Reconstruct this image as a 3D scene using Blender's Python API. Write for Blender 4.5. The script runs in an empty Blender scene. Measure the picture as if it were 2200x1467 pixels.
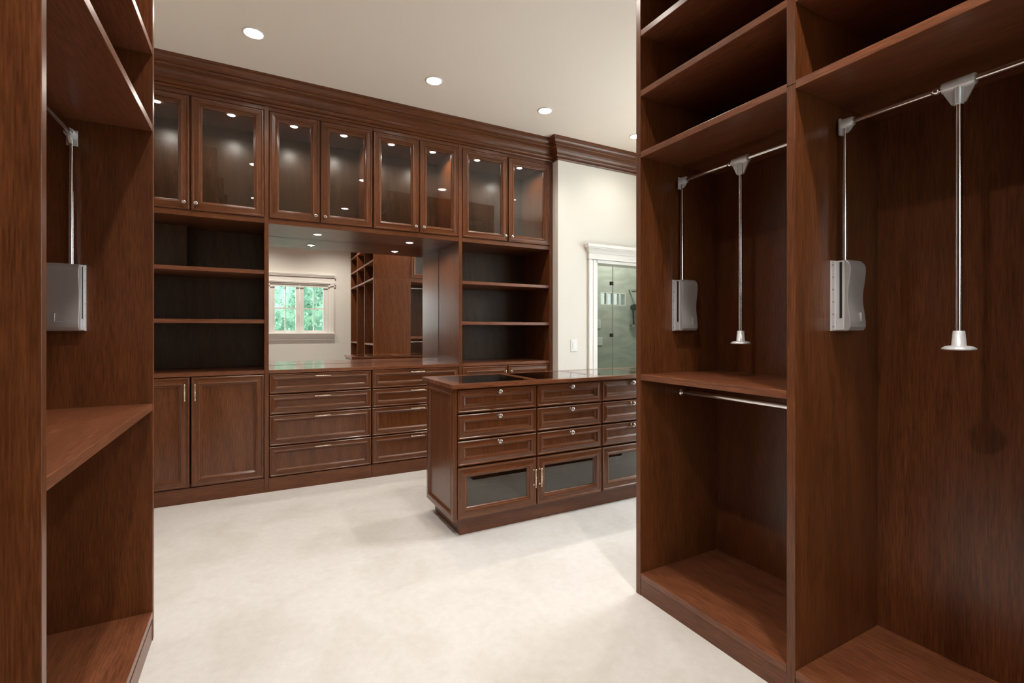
import bpy, math, random
from mathutils import Vector, Matrix

random.seed(7)
SC = bpy.context.scene
COL = SC.collection
PI = math.pi

# ------------------------------------------------------------------ camera
cam_d = bpy.data.cameras.new('camera')
cam = bpy.data.objects.new('camera', cam_d)
COL.objects.link(cam)
cam.location = (0.0, 0.0, 1.2)
cam.rotation_euler = (PI / 2, 0, -math.radians(28.166))
cam_d.sensor_width = 36.0
cam_d.lens = 1024.28 / 2200 * 36.0
cam_d.shift_y = -(733.5 - 710.56) / 2200
cam_d.clip_start = 0.02
SC.camera = cam

# ------------------------------------------------------------------ exposure
vs = SC.view_settings
SC.display_settings.display_device = 'sRGB'
vs.view_transform = 'Standard'
vs.look = 'None'
vs.gamma = 1.0
vs.use_curve_mapping = False
vs.exposure = 0.30
try:
    SC.cycles.use_denoising = True
    SC.cycles.max_bounces = 12
    SC.cycles.diffuse_bounces = 8
    SC.cycles.glossy_bounces = 5
    SC.cycles.transparent_max_bounces = 12
    SC.cycles.sample_clamp_indirect = 6.0
    SC.cycles.caustics_reflective = False
    SC.cycles.caustics_refractive = False
except Exception:
    pass

# ------------------------------------------------------------------ world: pale overcast daylight
w = bpy.data.worlds.new('sky')
SC.world = w
w.use_nodes = True
nt = w.node_tree
nt.nodes.clear()
wo = nt.nodes.new('ShaderNodeOutputWorld')
bg = nt.nodes.new('ShaderNodeBackground')
bg.inputs['Color'].default_value = (0.90, 0.96, 1.0, 1)
bg.inputs['Strength'].default_value = 10.0
nt.links.new(bg.outputs[0], wo.inputs[0])

# lamp settings
WARM = (1.0, 0.915, 0.82)
CEIL_W = 42.0
PUCK_W = 6.5
SOFFIT_W = 8.0

# ------------------------------------------------------------------ dimensions shared by builders
CEIL = 3.055
YF = 3.983          # front plane of the long cabinet run
YM = 4.52           # mirror plane
XR = 1.535          # front plane of the right wardrobe
XL = -0.355         # front plane of the left wardrobe
YW = -0.43          # window wall
WLX = -0.905        # left wall


# ================================================================== materials
def new_mat(name):
    m = bpy.data.materials.new(name)
    m.use_nodes = True
    n = m.node_tree
    b = n.nodes['Principled BSDF']
    return m, n, b


def wood(name, axis, c1, c2, c3, rough=0.34, spec=0.5, coat=0.0, pore=(0.52, 0.48, 0.44)):
    m, n, b = new_mat(name)
    L = n.links
    geo = n.nodes.new('ShaderNodeNewGeometry')
    oi = n.nodes.new('ShaderNodeObjectInfo')
    mul = n.nodes.new('ShaderNodeVectorMath'); mul.operation = 'MULTIPLY_ADD'
    cmb = n.nodes.new('ShaderNodeCombineXYZ')
    L.new(oi.outputs['Random'], cmb.inputs[0]); L.new(oi.outputs['Random'], cmb.inputs[1]); L.new(oi.outputs['Random'], cmb.inputs[2])
    L.new(cmb.outputs[0], mul.inputs[0])
    mul.inputs[1].default_value = (7.3, 5.1, 9.7)
    L.new(geo.outputs['Position'], mul.inputs[2])

    def mapped(sc):
        mp = n.nodes.new('ShaderNodeMapping')
        mp.inputs['Scale'].default_value = sc
        L.new(mul.outputs[0], mp.inputs['Vector'])
        return mp.outputs[0]

    def ax(along, across):
        v = [across] * 3
        v['xyz'.index(axis)] = along
        return tuple(v)
    # broad figure
    n1 = n.nodes.new('ShaderNodeTexNoise'); n1.inputs['Scale'].default_value = 1.0
    n1.inputs['Detail'].default_value = 4; n1.inputs['Distortion'].default_value = 0.9
    L.new(mapped(ax(1.3, 9)), n1.inputs['Vector'])
    # fine pore streaks
    n2 = n.nodes.new('ShaderNodeTexNoise'); n2.inputs['Scale'].default_value = 1.0
    n2.inputs['Detail'].default_value = 5; n2.inputs['Roughness'].default_value = 0.65
    L.new(mapped(ax(13, 240)), n2.inputs['Vector'])
    # cathedral rings
    wv = n.nodes.new('ShaderNodeTexWave'); wv.wave_type = 'BANDS'
    wv.bands_direction = 'DIAGONAL'
    wv.inputs['Scale'].default_value = 1.0; wv.inputs['Distortion'].default_value = 6.0
    wv.inputs['Detail'].default_value = 3; wv.inputs['Detail Scale'].default_value = 0.8
    L.new(mapped(ax(0.7, 7)), wv.inputs['Vector'])
    r1 = n.nodes.new('ShaderNodeValToRGB')
    r1.color_ramp.elements[0].position = 0.25; r1.color_ramp.elements[0].color = (*c1, 1)
    r1.color_ramp.elements[1].position = 0.80; r1.color_ramp.elements[1].color = (*c3, 1)
    e = r1.color_ramp.elements.new(0.5); e.color = (*c2, 1)
    mx = n.nodes.new('ShaderNodeMix'); mx.data_type = 'FLOAT'; mx.inputs[0].default_value = 0.15
    L.new(n1.outputs['Fac'], mx.inputs[2]); L.new(wv.outputs['Fac'], mx.inputs[3])
    L.new(mx.outputs[0], r1.inputs['Fac'])
    dk = n.nodes.new('ShaderNodeMix'); dk.data_type = 'RGBA'; dk.blend_type = 'MULTIPLY'
    dk.inputs[0].default_value = 1.0
    r2 = n.nodes.new('ShaderNodeValToRGB')
    r2.color_ramp.elements[0].position = 0.34; r2.color_ramp.elements[0].color = (*pore, 1)
    r2.color_ramp.elements[1].position = 0.66; r2.color_ramp.elements[1].color = (1.15, 1.15, 1.15, 1)
    L.new(n2.outputs['Fac'], r2.inputs['Fac'])
    L.new(r1.outputs[0], dk.inputs[6]); L.new(r2.outputs[0], dk.inputs[7])
    L.new(dk.outputs[2], b.inputs['Base Color'])
    b.inputs['Roughness'].default_value = rough
    b.inputs['Specular IOR Level'].default_value = spec
    b.inputs['Coat Weight'].default_value = coat
    b.inputs['Coat Roughness'].default_value = 0.12
    bp = n.nodes.new('ShaderNodeBump'); bp.inputs['Strength'].default_value = 0.10
    bp.inputs['Distance'].default_value = 0.0015
    L.new(n2.outputs['Fac'], bp.inputs['Height'])
    L.new(bp.outputs[0], b.inputs['Normal'])
    return m


WC = ((0.118, 0.0370, 0.0115), (0.150, 0.0478, 0.0155), (0.184, 0.0610, 0.0210))
LC = ((0.178, 0.0600, 0.0260), (0.210, 0.0730, 0.0330), (0.245, 0.0880, 0.0410))
M = {}
for a in 'xyz':
    M['wood_' + a] = wood('cherry_wood_grain_' + a, a, *WC, rough=0.30)
    M['edge_' + a] = wood('cherry_edge_band_' + a, a, *LC, rough=0.30)
    M['door_' + a] = wood('polished_cherry_front_' + a, a, *[tuple(v * .90 for v in c_) for c_ in WC], rough=0.26, coat=0.12, pore=(0.68, 0.64, 0.60))
M['back_z'] = wood('shade_darkened_back_veneer', 'z', (0.050, 0.0240, 0.0110), (0.072, 0.0340, 0.0160), (0.095, 0.0450, 0.0220), rough=0.33, spec=0.3)  # browner back veneer, also toned darker to put shade into the recesses
M['top_x'] = wood('polished_cherry_worktop', 'x', *LC, rough=0.24, coat=0.4)


def plain(name, col, rough=0.5, metal=0.0, spec=0.5, bump=0.0, bscale=60):
    m, n, b = new_mat(name)
    b.inputs['Base Color'].default_value = (*col, 1)
    b.inputs['Roughness'].default_value = rough
    b.inputs['Metallic'].default_value = metal
    b.inputs['Specular IOR Level'].default_value = spec
    tx = n.nodes.new('ShaderNodeTexNoise'); tx.inputs['Scale'].default_value = bscale
    tx.inputs['Detail'].default_value = 3
    tc = n.nodes.new('ShaderNodeNewGeometry')
    n.links.new(tc.outputs['Position'], tx.inputs['Vector'])
    hs = n.nodes.new('ShaderNodeMix'); hs.data_type = 'RGBA'
    hs.inputs[6].default_value = (*[c * 0.97 for c in col], 1)
    hs.inputs[7].default_value = (*[min(1, c * 1.03) for c in col], 1)
    n.links.new(tx.outputs['Fac'], hs.inputs[0])
    n.links.new(hs.outputs[2], b.inputs['Base Color'])
    if bump:
        bp = n.nodes.new('ShaderNodeBump'); bp.inputs['Strength'].default_value = bump
        bp.inputs['Distance'].default_value = 0.002
        n.links.new(tx.outputs['Fac'], bp.inputs['Height'])
        n.links.new(bp.outputs[0], b.inputs['Normal'])
    return m


M['wall'] = plain('cream_wall_paint', (0.77, 0.74, 0.685), 0.75, bump=0.03, bscale=250)
M['ceil'] = plain('warm_ceiling_paint', (0.94, 0.845, 0.735), 0.8, bump=0.02, bscale=200)
M['trim'] = plain('white_trim_paint', (0.80, 0.77, 0.73), 0.38)
M['plastic'] = plain('white_switch_plastic', (0.80, 0.79, 0.78), 0.35)
M['nickel'] = plain('warm_satin_nickel', (0.82, 0.68, 0.52), 0.24, metal=1.0)
M['knobmetal'] = plain('polished_nickel', (0.52, 0.48, 0.45), 0.12, metal=1.0)
M['chrome'] = plain('chrome_tube', (0.78, 0.77, 0.76), 0.13, metal=1.0)
M['alu'] = plain('satin_aluminium', (0.74, 0.75, 0.77), 0.30, metal=0.35)
M['alucover'] = plain('grey_lift_cover', (0.44, 0.415, 0.41), 0.28, metal=0.35)
M['black'] = plain('black_recess', (0.010, 0.009, 0.008), 0.6)
M['dark'] = plain('dark_metal_clip', (0.08, 0.08, 0.07), 0.35, metal=0.8)


def emit(name, col, s):
    m = bpy.data.materials.new(name); m.use_nodes = True
    n = m.node_tree; n.nodes.clear()
    o = n.nodes.new('ShaderNodeOutputMaterial'); e = n.nodes.new('ShaderNodeEmission')
    e.inputs[0].default_value = (*col, 1); e.inputs[1].default_value = s
    n.links.new(e.outputs[0], o.inputs[0])
    return m


M['lamp'] = emit('lit_lamp_lens', (1.0, 0.93, 0.84), 22.0)
M['puck'] = emit('lit_puck_lens', (1.0, 0.95, 0.88), 14.0)


def thin_glass(name, tint, gl=(1, 1, 1), ior=1.5, boost=1.0, rough=0.0):
    m = bpy.data.materials.new(name); m.use_nodes = True
    n = m.node_tree; n.nodes.clear()
    o = n.nodes.new('ShaderNodeOutputMaterial')
    t = n.nodes.new('ShaderNodeBsdfTransparent'); t.inputs[0].default_value = (*tint, 1)
    g = n.nodes.new('ShaderNodeBsdfGlossy'); g.inputs[0].default_value = (*gl, 1); g.inputs['Roughness'].default_value = rough
    f0 = ((ior - 1) / (ior + 1)) ** 2
    lw = n.nodes.new('ShaderNodeLayerWeight'); lw.inputs['Blend'].default_value = 0.5
    pw = n.nodes.new('ShaderNodeMath'); pw.operation = 'POWER'; pw.inputs[1].default_value = 5.0
    f = n.nodes.new('ShaderNodeMath'); f.operation = 'MULTIPLY_ADD'; f.inputs[1].default_value = 1 - f0; f.inputs[2].default_value = f0
    n.links.new(lw.outputs['Facing'], pw.inputs[0]); n.links.new(pw.outputs[0], f.inputs[0])
    mm = n.nodes.new('ShaderNodeMath'); mm.operation = 'MULTIPLY'; mm.inputs[1].default_value = boost
    mm.use_clamp = True
    mx = n.nodes.new('ShaderNodeMixShader')
    n.links.new(f.outputs[0], mm.inputs[0]); n.links.new(mm.outputs[0], mx.inputs[0])
    n.links.new(t.outputs[0], mx.inputs[1]); n.links.new(g.outputs[0], mx.inputs[2])
    n.links.new(mx.outputs[0], o.inputs[0])
    return m


M['glass'] = thin_glass('cabinet_glass', (0.93, 0.94, 0.93), ior=1.5, boost=1.0)
M['topglass'] = thin_glass('display_glass', (0.72, 0.75, 0.72), ior=1.5, boost=1.15)
M['smoke'] = thin_glass('smoked_glass', (0.30, 0.29, 0.27), gl=(0.95, 0.90, 0.82), ior=1.75, boost=1.25, rough=0.01)
M['showerglass'] = thin_glass('greenish_shower_glass', (0.84, 0.875, 0.84), ior=1.5, boost=1.0)
M['frost'] = thin_glass('frosted_pane', (0.31, 0.32, 0.31), ior=1.5)
M['winglass'] = thin_glass('window_glass', (0.97, 0.99, 0.98), ior=1.45, boost=1.0)
m, n, b = new_mat('mirror_silver')
b.inputs['Base Color'].default_value = (0.96, 0.96, 0.945, 1)
b.inputs['Metallic'].default_value = 1.0; b.inputs['Roughness'].default_value = 0.0
M['mirror'] = m

# carpet
m, n, b = new_mat('ivory_cut_pile_carpet')
L = n.links
geo = n.nodes.new('ShaderNodeNewGeometry')
big = n.nodes.new('ShaderNodeTexNoise'); big.inputs['Scale'].default_value = 2.6; big.inputs['Detail'].default_value = 6
big.inputs['Distortion'].default_value = 0.6; big.inputs['Roughness'].default_value = 0.6
fine = n.nodes.new('ShaderNodeTexNoise'); fine.inputs['Scale'].default_value = 260; fine.inputs['Detail'].default_value = 3
mid = n.nodes.new('ShaderNodeTexNoise'); mid.inputs['Scale'].default_value = 28; mid.inputs['Detail'].default_value = 4
for t in (big, fine, mid):
    L.new(geo.outputs['Position'], t.inputs['Vector'])
rp = n.nodes.new('ShaderNodeValToRGB')
rp.color_ramp.elements[0].position = 0.33; rp.color_ramp.elements[0].color = (0.65, 0.625, 0.59, 1)
rp.color_ramp.elements[1].position = 0.56; rp.color_ramp.elements[1].color = (0.715, 0.70, 0.685, 1)
L.new(big.outputs['Fac'], rp.inputs['Fac'])
r3 = n.nodes.new('ShaderNodeValToRGB')
r3.color_ramp.elements[0].position = 0.3; r3.color_ramp.elements[0].color = (0.93, 0.925, 0.92, 1)
r3.color_ramp.elements[1].position = 0.6; r3.color_ramp.elements[1].color = (1.02, 1.02, 1.02, 1)
ad = n.nodes.new('ShaderNodeMath'); ad.operation = 'MULTIPLY_ADD'; ad.inputs[1].default_value = 0.5
hf = n.nodes.new('ShaderNodeMath'); hf.operation = 'MULTIPLY'; hf.inputs[1].default_value = 0.5
L.new(mid.outputs['Fac'], hf.inputs[0])
L.new(fine.outputs['Fac'], ad.inputs[0]); L.new(hf.outputs[0], ad.inputs[2]); L.new(ad.outputs[0], r3.inputs['Fac'])
mx = n.nodes.new('ShaderNodeMix'); mx.data_type = 'RGBA'; mx.blend_type = 'MULTIPLY'; mx.inputs[0].default_value = 1
L.new(rp.outputs[0], mx.inputs[6]); L.new(r3.outputs[0], mx.inputs[7])
L.new(mx.outputs[2], b.inputs['Base Color'])
b.inputs['Roughness'].default_value = 0.95
b.inputs['Specular IOR Level'].default_value = 0.1
b.inputs['Sheen Weight'].default_value = 0.15
bp = n.nodes.new('ShaderNodeBump'); bp.inputs['Strength'].default_value = 0.5; bp.inputs['Distance'].default_value = 0.004
L.new(ad.outputs[0], bp.inputs['Height']); L.new(bp.outputs[0], b.inputs['Normal'])
M['carpet'] = m

# pale grey-green marble of the bathroom
m, n, b = new_mat('grey_green_marble')
L = n.links
geo = n.nodes.new('ShaderNodeNewGeometry')
mp = n.nodes.new('ShaderNodeMapping'); mp.inputs['Scale'].default_value = (1.2, 1.2, 4.0); mp.inputs['Rotation'].default_value = (0, 0.25, 0)
L.new(geo.outputs['Position'], mp.inputs['Vector'])
tn = n.nodes.new('ShaderNodeTexNoise'); tn.inputs['Scale'].default_value = 1.4; tn.inputs['Detail'].default_value = 7; tn.inputs['Distortion'].default_value = 1.4
L.new(mp.outputs[0], tn.inputs['Vector'])
rr = n.nodes.new('ShaderNodeValToRGB')
rr.color_ramp.elements[0].position = 0.35; rr.color_ramp.elements[0].color = (0.44, 0.465, 0.42, 1)
rr.color_ramp.elements[1].position = 0.60; rr.color_ramp.elements[1].color = (0.56, 0.58, 0.53, 1)
L.new(tn.outputs['Fac'], rr.inputs['Fac']); L.new(rr.outputs[0], b.inputs['Base Color'])
b.inputs['Roughness'].default_value = 0.22
M['marble'] = m

# leaves
m, n, b = new_mat('fresh_green_leaf')
L = n.links
geo = n.nodes.new('ShaderNodeNewGeometry')
tn = n.nodes.new('ShaderNodeTexNoise'); tn.inputs['Scale'].default_value = 3.5; tn.inputs['Detail'].default_value = 4
L.new(geo.outputs['Position'], tn.inputs['Vector'])
rr = n.nodes.new('ShaderNodeValToRGB')
rr.color_ramp.elements[0].position = 0.35; rr.color_ramp.elements[0].color = (0.020, 0.085, 0.050, 1)
rr.color_ramp.elements[1].position = 0.65; rr.color_ramp.elements[1].color = (0.13, 0.27, 0.17, 1)
L.new(tn.outputs['Fac'], rr.inputs['Fac']); L.new(rr.outputs[0], b.inputs['Base Color'])
b.inputs['Roughness'].default_value = 0.5
M['leaf'] = m
M['bark'] = plain('brown_bark', (0.10, 0.07, 0.05), 0.9)
M['soil'] = plain('garden_ground', (0.10, 0.14, 0.07), 0.9)


# ================================================================== mesh helpers
class MB:
    """collects faces in world coordinates; each face carries a material key"""
    def __init__(self):
        self.v = []; self.f = []; self.m = []; self.s = []

    def quad(self, pts, mat, smooth=False):
        i = len(self.v)
        self.v += [tuple(p) for p in pts]
        self.f.append(tuple(range(i, i + len(pts)))); self.m.append(mat); self.s.append(smooth)

    def box(self, x0, x1, y0, y1, z0, z1, mat):
        if x0 > x1: x0, x1 = x1, x0
        if y0 > y1: y0, y1 = y1, y0
        if z0 > z1: z0, z1 = z1, z0
        i = len(self.v)
        self.v += [(x0, y0, z0), (x1, y0, z0), (x1, y1, z0), (x0, y1, z0), (x0, y0, z1), (x1, y0, z1), (x1, y1, z1), (x0, y1, z1)]
        for q in ((0, 3, 2, 1), (4, 5, 6, 7), (0, 1, 5, 4), (1, 2, 6, 5), (2, 3, 7, 6), (3, 0, 4, 7)):
            self.f.append(tuple(i + k for k in q)); self.m.append(mat); self.s.append(False)
        return self

    def lathe(self, o, axis, prof, mat, seg=16, cap=True):
        """prof: list of (distance along axis, radius)"""
        o = Vector(o); a = Vector(axis).normalized()
        t = Vector((0, 0, 1)) if abs(a.z) < 0.9 else Vector((1, 0, 0))
        u = a.cross(t).normalized(); w_ = a.cross(u)
        base = len(self.v)
        for d, r in prof:
            for k in range(seg):
                an = 2 * PI * k / seg
                self.v.append(tuple(o + a * d + (u * math.cos(an) + w_ * math.sin(an)) * r))
        for j in range(len(prof) - 1):
            for k in range(seg):
                k2 = (k + 1) % seg
                self.f.append((base + j * seg + k, base + j * seg + k2, base + (j + 1) * seg + k2, base + (j + 1) * seg + k))
                self.m.append(mat); self.s.append(True)
        if cap:
            e = base + (len(prof) - 1) * seg
            self.quad([self.v[base + k] for k in range(seg)][::-1], mat)
            self.quad([self.v[e + k] for k in range(seg)], mat)
        return self

    def cyl(self, p0, p1, r, mat, seg=16):
        p0 = Vector(p0); p1 = Vector(p1)
        return self.lathe(p0, p1 - p0, [(0, r), ((p1 - p0).length, r)], mat, seg)

    def extrude(self, loop, vec, mat, smooth=False):
        """closed loop of 3-D points swept along vec, both ends capped"""
        n_ = len(loop); i = len(self.v); vec = Vector(vec)
        self.v += [tuple(p) for p in loop] + [tuple(Vector(p) + vec) for p in loop]
        for k in range(n_):
            k2 = (k + 1) % n_
            self.f.append((i + k, i + k2, i + n_ + k2, i + n_ + k)); self.m.append(mat); self.s.append(smooth)
        self.f.append(tuple(i + k for k in range(n_))[::-1]); self.m.append(mat); self.s.append(False)
        self.f.append(tuple(i + n_ + k for k in range(n_))); self.m.append(mat); self.s.append(False)
        return self

    def mesh(self, name, off=(0, 0, 0)):
        me = bpy.data.meshes.new(name)
        ox, oy, oz = off
        me.from_pydata([(x - ox, y - oy, z - oz) for x, y, z in self.v], [], self.f)
        keys = []
        for k in self.m:
            if k not in keys: keys.append(k)
        for k in keys: me.materials.append(M[k])
        me.polygons.foreach_set('material_index', [keys.index(k) for k in self.m])
        me.polygons.foreach_set('use_smooth', self.s)
        import bmesh
        bm = bmesh.new(); bm.from_mesh(me)
        bmesh.ops.recalc_face_normals(bm, faces=bm.faces[:])
        bm.to_mesh(me); bm.free()
        me.update()
        return me


def root_loc(o):
    l = Vector((0, 0, 0))
    while o is not None:
        l = l + o.location; o = o.parent
    return l


def obj(name, mb, parent=None, label=None, bevel=0.0):
    """one mesh object; a child's vertices are stored relative to its parents"""
    off = root_loc(parent) if parent else Vector((0, 0, 0))
    if parent is None:
        xs = [v[0] for v in mb.v]; ys = [v[1] for v in mb.v]; zs = [v[2] for v in mb.v]
        off = Vector(((min(xs) + max(xs)) / 2, (min(ys) + max(ys)) / 2, min(zs)))
    o = bpy.data.objects.new(name, mb.mesh(name, off))
    COL.objects.link(o)
    if parent is not None: o.parent = parent
    else: o.location = off
    if label: o['label'] = label
    if bevel:
        md = o.modifiers.new('edge', 'BEVEL'); md.width = bevel; md.segments = 2
        md.limit_method = 'ANGLE'; md.angle_limit = math.radians(50)
    return o


def thing(name, label, cat, loc, group=None):
    o = bpy.data.objects.new(name, None); COL.objects.link(o)
    o.empty_display_size = 0.05
    o.location = loc
    o['label'] = label; o['category'] = cat
    if group: o['group'] = group
    return o


def tag(o, label, cat, group=None):
    o['label'] = label; o['category'] = cat
    if group: o['group'] = group
    return o


def struct(name, mb, parent=None, bevel=0.0):
    o = obj(name, mb, parent, bevel=bevel)
    if parent is None: o['kind'] = 'structure'
    return o


def place(name, mesh, parent, loc, rot=None, label=None):
    """a part that shares mesh data; loc is in world coordinates"""
    o = bpy.data.objects.new(name, mesh); COL.objects.link(o)
    o.parent = parent
    o.location = Vector(loc) - root_loc(parent)
    if rot is not None: o.rotation_euler = rot
    if label: o['label'] = label
    return o


def board(name, parent, x0, x1, y0, y1, z0, z1, g, bevel=0.0012, fam='wood', label=None):
    b_ = MB(); b_.box(x0, x1, y0, y1, z0, z1, fam + '_' + g)
    return obj(name, b_, parent, label=label, bevel=bevel)


# ---- moulded door and drawer fronts ------------------------------------
P_DOOR = [(0, .012), (.002, .019), (.006, .022), (.013, .0215), (.018, .017), (.026, .0175), (.040, .019), (.046, .0225),
          (.052, .0215), (.056, .015), (.062, .012), (.067, .006)]
P_DRAW = [(0, .012), (.002, .018), (.005, .021), (.010, .0205), (.014, .0165), (.030, .019), (.036, .0225), (.041, .0215),
          (.044, .013), (.050, .009), (.055, .005)]
P_PANEL = [(0, .012), (.002, .018), (.055, .018), (.060, .022), (.066, .021), (.071, .013), (.080, .007)]
P_BEAD = [(0, .010), (.002, .014), (.030, .0155), (.034, .0185), (.039, .0175), (.043, .010), (.050, .004)]


def front(name, parent, o, u, nrm, w_, h_, prof, g, hole=False, fam='door', grain_center='z', thick=.018, label=None):
    """moulded front: rectangular rings (inset, height) with mitred corners; o = lower corner on the carcass plane"""
    o = Vector(o); u = Vector(u); nn = Vector(nrm); z = Vector((0, 0, 1))
    mb = MB()

    def ring(ins, d):
        return [o + u * ins + z * ins + nn * d, o + u * (w_ - ins) + z * ins + nn * d,
                o + u * (w_ - ins) + z * (h_ - ins) + nn * d, o + u * ins + z * (h_ - ins) + nn * d]
    rings = [ring(0, 0)] + [ring(i, d) for i, d in prof]
    if hole: rings.append(ring(prof[-1][0], 0))
    hm, vm = fam + '_' + g, fam + '_z'
    for a_, b_ in zip(rings, rings[1:]):
        for k in range(4):
            k2 = (k + 1) % 4
            mb.quad([a_[k], a_[k2], b_[k2], b_[k]], hm if k in (0, 2) else vm)
    if not hole:
        mb.quad(rings[-1], fam + '_' + grain_center)
        mb.quad(rings[0][::-1], hm)
    else:
        a_, b_ = rings[-1], rings[0]
        for k in range(4):
            k2 = (k + 1) % 4
            mb.quad([a_[k], a_[k2], b_[k2], b_[k]], hm)
    return obj(name, mb, parent, label=label)


# ---- shared hardware meshes ----------------------------------------------
def knob_mesh():
    mb = MB()
    mb.lathe((0, 0, 0), (0, -1, 0), [(0, .0095), (.002, .0095), (.003, .006), (.012, .0048), (.014, .007), (.016, .0115),
                                      (.020, .0145), (.025, .0150), (.029, .0125), (.032, .007), (.033, .001)], 'knobmetal', 20)
    return mb.mesh('round_knob')


def handle_mesh(ln=.120):
    """turned bar handle, lying along X, standing out towards -Y"""
    h = ln / 2
    mb = MB()
    prof = [(-h, .0008), (-h + .002, .003), (-h + .005, .0046), (-h + .009, .0046), (-h + .012, .0028), (-h + .016, .0030),
            (-.012, .0050), (-.010, .0050), (-.008, .0032), (-.005, .0032), (-.003, .0058), (.003, .0058), (.005, .0032),
            (.008, .0032), (.010, .0050), (.012, .0050), (h - .016, .0030), (h - .012, .0028), (h - .009, .0046),
            (h - .005, .0046), (h - .002, .003), (h, .0008)]
    mb.lathe((0, -.026, 0), (1, 0, 0), prof, 'nickel', 12)
    for s in (-1, 1):
        x = s * (h - .013)
        mb.lathe((x, 0, 0), (0, -1, 0), [(0, .0072), (.002, .0072), (.004, .0038), (.026, .0032)], 'nickel', 12)
    return mb.mesh('turned_bar_handle')


KNOB = knob_mesh()
HANDLE = handle_mesh()
VERT = (0, PI / 2, 0)


# ================================================================== ROOM SHELL
XE = 4.45
def shell():
    b = MB(); b.box(WLX - .1, XE + .1, YW - .1, 4.70, -.06, 0, 'carpet'); struct('floor', b)
    b = MB(); b.box(WLX - .1, XE + .1, YW - .1, 4.66, CEIL, CEIL + .08, 'ceil'); struct('ceiling', b)
    b = MB(); b.box(WLX - .1, WLX, YW - .1, 4.66, 0, CEIL, 'wall'); struct('wall_left', b)
    b = MB(); b.box(WLX, 2.592, 4.56, 4.66, 0, CEIL, 'wall'); struct('wall_back', b)
    # wall that steps forward beside the cabinets, with the bathroom doorway
    b = MB()
    y0, y1 = 3.89, 4.03
    b.box(2.592, 3.06, y0, y1, 0, CEIL, 'wall')
    b.box(3.06, 3.96, y0, y1, 1.905, CEIL, 'wall')
    b.box(3.96, XE, y0, y1, 0, CEIL, 'wall')
    b.box(2.592, 2.70, y1, 4.56, 0, CEIL, 'wall')
    struct('wall_bathroom_side', b)
    # window wall with opening
    b = MB()
    wx0, wx1, wz0, wz1 = 0.13, 1.16, 1.145, 2.075
    b.box(WLX, wx0, YW - .1, YW, 0, CEIL, 'wall')
    b.box(wx1, 2.20, YW - .1, YW, 0, CEIL, 'wall')
    b.box(wx0, wx1, YW - .1, YW, 0, wz0, 'wall')
    b.box(wx0, wx1, YW - .1, YW, wz1, CEIL, 'wall')
    struct('wall_front', b)
    b = MB(); b.box(2.085, 2.185, YW, 1.00, 0, CEIL, 'wall'); struct('wall_wardrobe_side', b)
    b = MB(); b.box(2.185, XE, .92, 1.02, 0, CEIL, 'wall'); struct('wall_hall_side', b)
    b = MB()
    ry0, ry1, rz0, rz1 = 1.15, 2.75, .70, 2.60
    b.box(XE, XE + .1, .92, ry0, 0, CEIL, 'wall'); b.box(XE, XE + .1, ry1, 4.03, 0, CEIL, 'wall')
    b.box(XE, XE + .1, ry0, ry1, 0, rz0, 'wall'); b.box(XE, XE + .1, ry0, ry1, rz1, CEIL, 'wall')
    struct('wall_right', b)
    W = bpy.data.objects.new('added_daylight_window', None); COL.objects.link(W); W.location = (XE, 1.95, rz0); W['kind'] = 'structure'  # unseen window, added to bring more daylight to the ceiling
    b = MB()
    b.box(XE + .02, XE + .07, ry0, ry1, rz0, rz0 + .05, 'trim'); b.box(XE + .02, XE + .07, ry0, ry1, rz1 - .05, rz1, 'trim')
    for yc in (ry0 + .025, (ry0 + ry1) / 2, ry1 - .025): b.box(XE + .02, XE + .07, yc - .025, yc + .025, rz0 + .05, rz1 - .05, 'trim')
    obj('frame', b, W)
    for ya, yb_ in ((ry0 + .05, (ry0 + ry1) / 2 - .025), ((ry0 + ry1) / 2 + .025, ry1 - .05)):
        b = MB(); b.box(XE + .04, XE + .046, ya, yb_, rz0 + .05, rz1 - .05, 'winglass'); obj('pane', b, W)


shell()


def baseboards():
    def strip(name, x0, x1, y0, y1):
        b = MB()
        b.box(x0, x1, y0, y1, 0, .125, 'trim')
        if x1 - x0 > y1 - y0: b.box(x0, x1, (y0 + y1) / 2, y1 if y1 > 3 else (y0 + y1) / 2 , .125, .14, 'trim') if y1 > 3 else b.box(x0, x1, y0, (y0 + y1) / 2, .125, .14, 'trim')
        struct(name, b, bevel=.002)
    strip('baseboard_bathroom_side', 2.592, 2.95, 3.872, 3.89)
    strip('baseboard_bathroom_side_2', 4.07, XE, 3.872, 3.89)
    strip('baseboard_front', XL, XR, YW, YW + .016)


baseboards()


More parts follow.
